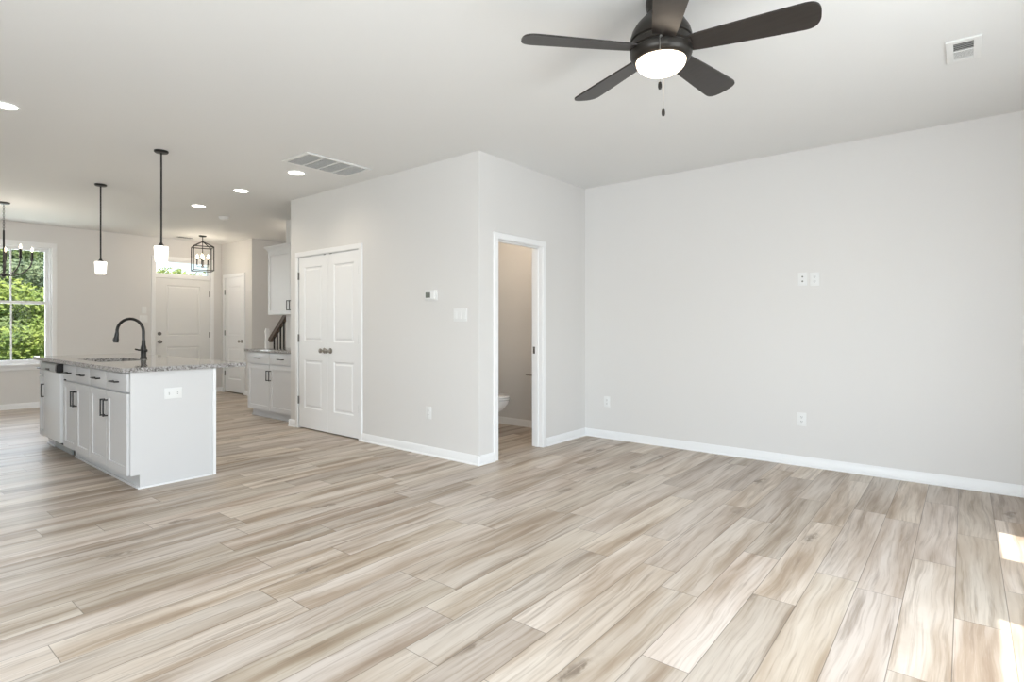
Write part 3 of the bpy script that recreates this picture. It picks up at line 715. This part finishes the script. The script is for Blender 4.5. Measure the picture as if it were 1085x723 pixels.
vd = Vector((-FNU, -FNV, 0)).normalized()                       # towards the sofa side of the room
def chain(off, top, bot):
    q = Vector((FNU, FNV, 0)) + off
    m = MB()
    k = int((top - bot) / 0.006)
    m.tube([(q.x, q.y, top), (q.x, q.y, bot)], 0.0011, 6)
    for i in range(k): m.ball((q.x, q.y, top - 0.006 * i), 0.0019, seg=6)
    o = m.build('pull_chain', NICKEL, fan)
    MB().lathe([(0.002, bot + 0.004), (0.0065, bot), (0.0085, bot - 0.010), (0.0085, bot - 0.022), (0.006, bot - 0.030), (0.002, bot - 0.032)], q.x, q.y, 14).build('chain_fob', BRONZE, o)
    return o
side = Vector((-vd.y, vd.x, 0))
chain(vd * 0.146 + side * 0.004, 2.497, 2.292)
MB().tube([tuple(Vector((FNU, FNV, 2.497)) + vd * 0.135), tuple(Vector((FNU, FNV, 2.497)) + vd * 0.149)], 0.006, 10).build('chain_socket', NICKEL, fan)
chain(vd * -0.13 - side * 0.012, 2.47, 2.272)

# ------------------------------------------------------------------ pendants over the island
def pendant(u, v, label):
    t = thing('pendant_light', label, 'pendant light', (u, v, CEIL), 'pendant lights over the island')
    MB().lathe([(0.056, 2.740), (0.056, 2.729), (0.049, 2.722), (0.012, 2.719)], u, v, 28).build('canopy', BLACK, t)
    MB().lathe([(0.0075, 2.721), (0.0075, 1.935)], u, v, 12).build('stem', BLACK, t)
    MB().lathe([(0.009, 1.942), (0.011, 1.934), (0.016, 1.926), (0.026, 1.916), (0.032, 1.909), (0.032, 1.905)], u, v, 24).build('shade_cap', BLACK, t)
    MB().lathe([(0.034, 1.907), (0.050, 1.906), (0.0545, 1.902), (0.0545, 1.894), (0.0505, 1.83), (0.0465, 1.781), (0.043, 1.776), (0.040, 1.780), (0.043, 1.83), (0.047, 1.89), (0.034, 1.900)], u, v, 32, cap=False).build('shade', SHADE, t)
    return t
p1 = pendant(5.450, 1.884, 'black stem pendant with frosted white shade nearer the camera')
lamp('pendant_lamp', 'POINT', (5.450, 1.884, 1.70), 4, (1.0, 0.87, 0.70), parent=p1, shadow_soft_size=0.05)
p2 = dup(p1, (7.243, 1.918, CEIL), 'black stem pendant with frosted white shade over the far end of the island')

# ------------------------------------------------------------------ dining chandelier
CU, CV = 9.215, 1.444
t = thing('chandelier', 'black five arm chandelier with candle bulbs before the dining window', 'chandelier', (CU, CV, CEIL))
MB().lathe([(0.062, 2.740), (0.062, 2.728), (0.050, 2.720), (0.008, 2.714)], CU, CV, 24).build('canopy', BLACK, t)
m = MB()
zt = 2.712; n_ = 13; ll = (2.712 - 2.40) / n_
for i in range(n_):
    z0 = zt - ll * (i + 0.5); ph = 0.6 + (i % 2) * PI / 2
    ring = []
    for q in range(13):
        b = 2 * PI * q / 12; w = 0.010 * math.cos(b)
        ring.append((CU + w * math.cos(ph), CV + w * math.sin(ph), z0 + 0.017 * math.sin(b)))
    m.tube(ring, 0.0022, 6)
m.build('chain', BLACK, t)
MB().lathe([(0.004, 2.40), (0.010, 2.395), (0.010, 1.87), (0.028, 1.865), (0.030, 1.835), (0.020, 1.825), (0.004, 1.815)], CU, CV, 20).build('column', BLACK, t)
rv = Vector((-0.155, 0.988, 0)); fv = Vector((-0.988, -0.155, 0))   # along the wall and towards the room
for k in range(5):
    a = math.radians(-15 + 72 * k); d = rv * math.cos(a) + fv * math.sin(a); o = Vector((CU, CV, 0))
    pts = [o + d * r + Vector((0, 0, z)) for r, z in [(0.02, 1.842)] + [(0.03 + 0.247 * math.sin(b), 2.055 - 0.217 * math.cos(b)) for b in [PI / 2 * j / 9 for j in range(10)]]]
    ar = MB().tube(pts, 0.0068, 10).build('arm', BLACK, t)
    q = o + d * 0.277
    MB().lathe([(0.010, 2.040), (0.017, 2.046), (0.0165, 2.06), (0.0135, 2.066), (0.0135, 2.158), (0.004, 2.160)], q.x, q.y, 16).build('candle_sleeve', BLACK, ar)
    MB().lathe([(0.006, 2.160), (0.011, 2.170), (0.0125, 2.180), (0.009, 2.196), (0.003, 2.214)], q.x, q.y, 14).build('bulb', BULB, ar)
lamp('chandelier_lamp', 'POINT', (CU, CV, 2.02), 9, (1.0, 0.88, 0.72), parent=t, shadow_soft_size=0.25)

# ------------------------------------------------------------------ foyer lantern
LU, LV = 10.009, 4.086
t = thing('lantern_pendant', 'black open cage lantern with four candle bulbs by the front door', 'lantern', (LU, LV, CEIL))
MB().lathe([(0.058, 2.740), (0.058, 2.728), (0.046, 2.722), (0.006, 2.718)], LU, LV, 24).build('canopy', BLACK, t)
o = Vector((LU, LV, 0)); rv = Vector((-0.378, 0.926, 0)); fv = Vector((-0.926, -0.378, 0))
cs = [o + rv * (0.212 * math.cos(math.radians(38 + 90 * k))) + fv * (0.212 * math.sin(math.radians(38 + 90 * k))) for k in range(4)]
m = MB(); r = 0.0085; zb, zs, zp = 2.150, 2.545, 2.640
for k in range(4):
    a, b = cs[k], cs[(k + 1) % 4]
    m.tube([a + Vector((0, 0, zb)), a + Vector((0, 0, zs))], r, 8)
    m.tube([a + Vector((0, 0, zs)), o + (a - o) * 0.45 + Vector((0, 0, zs + 0.055)), o + Vector((0, 0, zp))], r, 8)
    m.tube([a + Vector((0, 0, zb)), b + Vector((0, 0, zb))], r, 8)
    m.tube([a + Vector((0, 0, zs)), b + Vector((0, 0, zs))], r, 8)
m.build('cage', BLACK, t)
MB().lathe([(0.006, 2.722), (0.006, 2.65), (0.016, 2.640), (0.016, 2.625), (0.006, 2.618), (0.006, 2.235), (0.022, 2.228), (0.022, 2.205), (0.004, 2.200)], LU, LV, 16).build('stem', BLACK, t)
for k in range(4):
    a = math.radians(6 + 90 * k); d = rv * math.cos(a) + fv * math.sin(a); q = o + d * 0.080
    ar = MB().tube([o + d * 0.01 + Vector((0, 0, 2.215)), q + Vector((0, 0, 2.215)), q + Vector((0, 0, 2.250))], 0.006, 8).build('arm', BLACK, t)
    MB().lathe([(0.015, 2.25), (0.015, 2.26), (0.012, 2.262), (0.012, 2.345), (0.004, 2.346)], q.x, q.y, 14).build('candle_sleeve', BLACK, ar)
    MB().lathe([(0.006, 2.346), (0.016, 2.362), (0.019, 2.380), (0.013, 2.405), (0.003, 2.430)], q.x, q.y, 14).build('bulb', BULB, ar)
lamp('lantern_lamp', 'POINT', (LU, LV, 2.26), 10, (1.0, 0.87, 0.70), parent=t, shadow_soft_size=0.14)

# ------------------------------------------------------------------ recessed lights, detector, vents
def downlight(u, v, label):
    t = thing('recessed_light', label, 'recessed light', (u, v, CEIL), 'recessed ceiling lights')
    MB().lathe([(0.094, 2.740), (0.094, 2.737), (0.086, 2.732), (0.074, 2.734), (0.072, 2.740)], u, v, 40, cap=False).build('trim_ring', PLASTIC, t)
    MB().lathe([(0.0735, 2.739), (0.0735, 2.7355), (0.002, 2.7345)], u, v, 40).build('lens', DOWN, t)
    return t
r1 = downlight(5.169, 0.810, 'lit recessed ceiling light cut off by the left picture edge')
for (u, v, lab) in ((5.172, 2.993, 'lit recessed ceiling light beside the large return grille'), (6.337, 2.997, 'lit recessed ceiling light midway between return grille and foyer lantern'), (7.547, 3.034, 'lit recessed ceiling light nearest the foyer lantern')):
    dup(r1, (u, v, CEIL), lab)
for (u, v) in ((5.169, 0.81), (5.172, 2.993), (6.337, 2.997), (7.547, 3.034)):
    lamp('downlight_lamp', 'SPOT', (u, v, 2.72), 13, (1.0, 0.88, 0.71), direction=(0, 0, -1), spot_size=2.6, spot_blend=0.8, shadow_soft_size=0.07)
u, v = 8.05, 3.571
t = thing('smoke_detector', 'white round smoke detector on the ceiling before the foyer', 'smoke detector', (u, v, CEIL))
MB().lathe([(0.070, 2.740), (0.070, 2.730), (0.064, 2.726), (0.060, 2.712), (0.045, 2.700), (0.003, 2.698)], u, v, 32).build('housing', PLASTIC, t)
MB().lathe([(0.014, 2.699), (0.012, 2.695), (0.002, 2.694)], u + 0.02, v, 14).build('test_button', VENTM, t)
# return air grille
t = thing('return_grille', 'large white slatted return air grille on the ceiling', 'air vent', (4.69, 3.035, CEIL))
a0, a1, b0, b1 = 4.475, 4.905, 2.690, 3.385
MB().box(a0 + 0.03, a1 - 0.03, b0 + 0.03, b1 - 0.03, 2.736, 2.7395).build('duct_opening', DUCT, t)
m = MB()
m.box(a0, a0 + 0.035, b0, b1, 2.728, 2.740, 0.004).box(a1 - 0.035, a1, b0, b1, 2.728, 2.740, 0.004).box(a0 + 0.03, a1 - 0.03, b0, b0 + 0.035, 2.728, 2.740, 0.004).box(a0 + 0.03, a1 - 0.03, b1 - 0.035, b1, 2.728, 2.740, 0.004)
for k in (1, 2, 3):
    c = b0 + 0.035 + (b1 - b0 - 0.07) * k / 4; m.box(a0 + 0.03, a1 - 0.03, c - 0.006, c + 0.006, 2.7285, 2.737)
m.build('frame', VENTM, t)
m = MB(); s = a0 + 0.045
while s < a1 - 0.04:
    m.prism([(s, 2.7295), (s + 0.0015, 2.7290), (s + 0.0085, 2.7365), (s + 0.007, 2.7370)], 'v', b0 + 0.033, b1 - 0.033); s += 0.0150
m.build('louver_slats', VENTM, t)
# supply register by the rear wall
t = thing('supply_register', 'small white supply register on the ceiling right of the fan', 'air vent', (0.0, 3.97, CEIL))
a0, a1, b0, b1 = -0.072, 0.082, 3.815, 4.125
MB().box(a0 + 0.02, a1 - 0.02, b0 + 0.02, b1 - 0.02, 2.7365, 2.7395).build('duct_opening', DUCT, t)
m = MB()
m.box(a0, a0 + 0.034, b0, b1, 2.729, 2.740, 0.004).box(a1 - 0.034, a1, b0, b1, 2.729, 2.740, 0.004).box(a0 + 0.03, a1 - 0.03, b0, b0 + 0.04, 2.729, 2.740, 0.004).box(a0 + 0.03, a1 - 0.03, b1 - 0.04, b1, 2.729, 2.740, 0.004).box(a0 + 0.03, a1 - 0.03, 3.966, 3.974, 2.730, 2.738)
m.build('frame', VENTM, t)
m = MB(); s = 3.868
while s < 3.955:
    m.prism([(s, 2.7300), (s + 0.0015, 2.7295), (s + 0.0145, 2.7360), (s + 0.013, 2.7365)], 'u', a0 + 0.03, a1 - 0.03); s += 0.024
s = 3.976
while s < 4.084:
    m.prism([(s + 0.003, 2.7295), (s + 0.0125, 2.7310), (s + 0.0125, 2.7322), (s + 0.003, 2.7307)], 'u', a0 + 0.03, a1 - 0.03); s += 0.0118
m.build('louver_slats', VENTM, t)
t = thing('supply_register', 'tiny white supply register on the ceiling near the front door', 'air vent', (10.40, 3.96, CEIL))
MB().box(10.33, 10.47, 3.83, 4.09, 2.732, 2.740, 0.003).build('frame', VENTM, t)
m = MB()
for k in range(7): m.box(10.345 + k * 0.018, 10.352 + k * 0.018, 3.85, 4.07, 2.7305, 2.7325)
m.build('louver_slats', DUCT, t)

# ------------------------------------------------------------------ outlets, switches, thermostat
def fr_at(kind, c):                                             # map (a, out, z) to u, v, z
    return {'v': lambda a, o, z: (a, c - o, z), 'u': lambda a, o, z: (c - o, a, z)}[kind]
def fbox(m, fr, a0, a1, o0, o1, z0, z1, bev=0.0):
    p, q = fr(a0, o0, z0), fr(a1, o1, z1)
    return m.box(min(p[0], q[0]), max(p[0], q[0]), min(p[1], q[1]), max(p[1], q[1]), min(p[2], q[2]), max(p[2], q[2]), bev)
def outlet(label, kind, c, a, z, horiz=False, style='duplex'):
    fr = fr_at(kind, c)
    loc = fr(a, 0, z); t = thing('wall_outlet', label, 'outlet', loc)
    w, h = (0.115, 0.072) if horiz else (0.072, 0.115)
    if style == 'island': w, h = 0.125, 0.084
    fbox(MB(), fr, a - w / 2, a + w / 2, 0.0, 0.006, z - h / 2, z + h / 2, 0.002).build('cover_plate', PLASTIC, t)
    for s in (-1, 1):
        ca, cz = (a + s * (0.030 if style == 'island' else 0.0195), z) if horiz else (a, z + s * 0.0195)
        ins = fbox(MB(), fr, ca - 0.0165, ca + 0.0165, 0.006, 0.0082, cz - 0.0145, cz + 0.0145, 0.001).build('socket', PLASTIC, t)
        m = MB()
        if horiz:
            for q in (-0.006, 0.006): fbox(m, fr, ca - 0.004, ca + 0.004, 0.008, 0.0086, cz + q - 0.0015, cz + q + 0.0015)
        else:
            for q in (-0.006, 0.006): fbox(m, fr, ca + q - 0.0013, ca + q + 0.0013, 0.008, 0.0086, cz - 0.001, cz + 0.007)
        fbox(m, fr, ca - 0.0022, ca + 0.0022, 0.008, 0.0086, cz - 0.009, cz - 0.0045)
        m.build('slots', SLOT, ins)
    return t
outlet('white duplex outlet low on the pantry wall under the thermostat', 'v', 3.616, 3.925, 0.398)
outlet('white duplex outlet low on the long wall near the room corner', 'v', VR, 3.012, 0.394)
outlet('white duplex outlet low in the middle of the long wall', 'v', VR, 1.101, 0.403)
outlet('white duplex outlet high on the long wall beside the cable plate', 'v', VR, 1.000, 1.615)
t = thing('cable_plate', 'white cable wall plate high on the long wall left of the upper outlet', 'wall plate', (1.094, VR, 1.62))
fr = fr_at('v', VR)
fbox(MB(), fr, 1.058, 1.130, 0, 0.006, 1.562, 1.677, 0.002).build('cover_plate', PLASTIC, t)
for z in (1.640, 1.600):
    MB().lathe_dir([(0.007, 0.0), (0.007, 0.007), (0.0045, 0.0075), (0.0045, 0.012), (0.001, 0.012)], (1.094, VR - 0.006, z), (0, -1, 0), 12).build('coax_jack', HINGE, t)
outlet('white horizontal outlet on the end panel of the island', 'u', 4.772, 1.732, 0.694, True, 'island')
def switch(label, kind, c, a0, a1, z0, z1, n_):
    fr = fr_at(kind, c)
    t = thing('light_switch', label, 'light switch', fr((a0 + a1) / 2, 0, (z0 + z1) / 2))
    fbox(MB(), fr, a0, a1, 0, 0.006, z0, z1, 0.002).build('cover_plate', PLASTIC, t)
    for k in range(n_):
        ca = a0 + (a1 - a0) * (k + 0.5) / n_; cz = (z0 + z1) / 2
        m = MB(); e = fr(ca - 0.005, 0.005, cz - 0.011); 
        P = [fr(ca - 0.0165, 0.006, cz - 0.033), fr(ca + 0.0165, 0.006, cz - 0.033), fr(ca + 0.0165, 0.006, cz + 0.033), fr(ca - 0.0165, 0.006, cz + 0.033)]
        Q = [fr(ca - 0.0155, 0.0105, cz - 0.032), fr(ca + 0.0155, 0.0105, cz - 0.032), fr(ca + 0.0155, 0.0072, cz + 0.032), fr(ca - 0.0155, 0.0072, cz + 0.032)]
        m.loft([P, Q]); m.build('rocker', PLASTIC, t)
    return t
switch('white triple light switch on the pantry wall near the bathroom corner', 'v', 3.616, 3.428, 3.594, 1.254, 1.370, 3)
switch('white single light switch on the front wall above the double switch', 'u', UF, 3.432, 3.505, 1.430, 1.548, 1)
switch('white double light switch on the front wall left of the front door', 'u', UF, 3.400, 3.520, 1.280, 1.396, 2)
t = thing('thermostat', 'white wall thermostat with grey display on the pantry wall', 'thermostat', (3.892, 3.616, 1.502))
fr = fr_at('v', 3.616)
fbox(MB(), fr, 3.806, 3.976, 0, 0.004, 1.452, 1.552, 0.002).build('wall_plate', PLASTIC, t)
b_ = fbox(MB(), fr, 3.826, 3.958, 0.004, 0.024, 1.460, 1.545, 0.006).build('body', PLASTIC, t)
fbox(MB(), fr, 3.880, 3.945, 0.0235, 0.0250, 1.478, 1.530).build('display', LCD, b_)
m = MB()
for z in (1.520, 1.488): fbox(m, fr, 3.838, 3.858, 0.0235, 0.0255, z - 0.006, z + 0.006, 0.001)
m.build('buttons', VENTM, b_)

# ------------------------------------------------------------------ outside: lawn, trees and bushes
m = MB(); rnd = random.Random(4)
gu = [11.0 + 3.0 * i for i in range(18)]; gv = [-14 + 3.0 * j for j in range(18)]
G = [[m.V((u, v, -0.35 + 0.02 * (u - 11) + rnd.uniform(-0.08, 0.08))) for v in gv] for u in gu]
for i in range(17):
    for j in range(17): m.bm.faces.new([G[i][j], G[i + 1][j], G[i + 1][j + 1], G[i][j + 1]])
struct(m.build('ground', LAWN))
def crown_mesh(seed, rx, ry, rz, zc, n_leaf, size, mat, parent):
    rnd = random.Random(seed); m = MB()
    blobs = [(rnd.uniform(-.55, .55) * rx, rnd.uniform(-.55, .55) * ry, zc + rnd.uniform(-.6, .6) * rz, rnd.uniform(.36, .6)) for _ in range(16)]
    base = Vector((-parent.location.x, parent.location.y, parent.location.z))
    for _ in range(n_leaf):
        bx, by, bz, br = rnd.choice(blobs)
        d = Vector((rnd.gauss(0, 1), rnd.gauss(0, 1), rnd.gauss(0, 1))).normalized() * (rnd.uniform(0.55, 1.05) * br)
        c = base + Vector((bx + d.x * rx, by + d.y * ry, max(0.05, bz + d.z * rz)))
        a = Vector((rnd.gauss(0, 1), rnd.gauss(0, 1), rnd.gauss(0, .7))).normalized(); b = a.orthogonal().normalized()
        s = size * rnd.uniform(.6, 1.3)
        bend = a.cross(b) * s * 0.25
        m.face([tuple(c - a * s), tuple(c - b * s * .5 + bend), tuple(c + a * s), tuple(c + b * s * .5 + bend)])
    return m.build('foliage', mat, parent, recalc=False, smooth=False)
def tree(name, label, cat, u, v, zg, rx, rz, zc, mat, seed, n_leaf=3600, size=0.13, group=None):
    t = thing(name, label, cat, (u, v, zg), group)
    m = MB(); m.tube([(u, v, zg - 0.2), (u + 0.05, v + .03, zg + zc * .5), (u, v + 0.1, zg + zc)], [0.035 * rz + .04, 0.03 * rz + .03, 0.015 * rz + .02], 8)
    rnd = random.Random(seed)
    for k in range(5):
        h = zc * (0.45 + 0.1 * k); a = rnd.uniform(0, 2 * PI)
        m.tube([(u, v + .05, zg + h), (u + math.cos(a) * rx * .5, v + math.sin(a) * rx * .5, zg + h + rz * .45)], [0.02 * rz + .015, 0.012], 6)
    m.build('trunk', BARK, t)
    crown_mesh(seed, rx, rx, rz, zc, n_leaf, size, mat, t)
    return t
tree('leafy_bush', 'yellow green bush low in the right half of the dining window', 'bush', 15.0, 2.80, -0.25, 0.80, 0.75, 0.80, LEAFA, 1, 7000, 0.05)
tree('leafy_bush', 'mid green bush low in the left half of the dining window', 'bush', 16.9, 2.35, -0.25, 0.85, 0.95, 0.95, LEAFB, 2, 8000, 0.055)
tree('leafy_tree', 'bright green tree in the middle of the dining window', 'tree', 19.6, 3.55, -0.2, 1.35, 1.15, 1.45, LEAFA, 3, 12000, 0.065)
tree('leafy_tree', 'dark green tree behind the bright one in the dining window', 'tree', 23.4, 4.35, -0.1, 1.6, 1.4, 2.05, LEAFC, 4, 14000, 0.08)
tree('leafy_tree', 'mid green tree reaching the top of the dining window', 'tree', 28.0, 5.0, 0.0, 2.0, 1.7, 2.85, LEAFB, 5, 14000, 0.095)
tree('leafy_tree', 'dark tree farthest back in the dining window', 'tree', 33.5, 5.3, 0.1, 2.4, 1.9, 3.0, LEAFC, 6, 9000, 0.11)
tree('leafy_tree', 'pale green tree top low in the glass above the front door', 'tree', 27.0, 10.3, 0.0, 2.0, 1.6, 2.3, LEAFA, 7, 6000, 0.10)
tree('leafy_tree', 'mid green tree at the left behind the glass above the front door', 'tree', 33.0, 12.2, 0.1, 2.0, 1.6, 1.9, LEAFB, 8, 5000, 0.11)
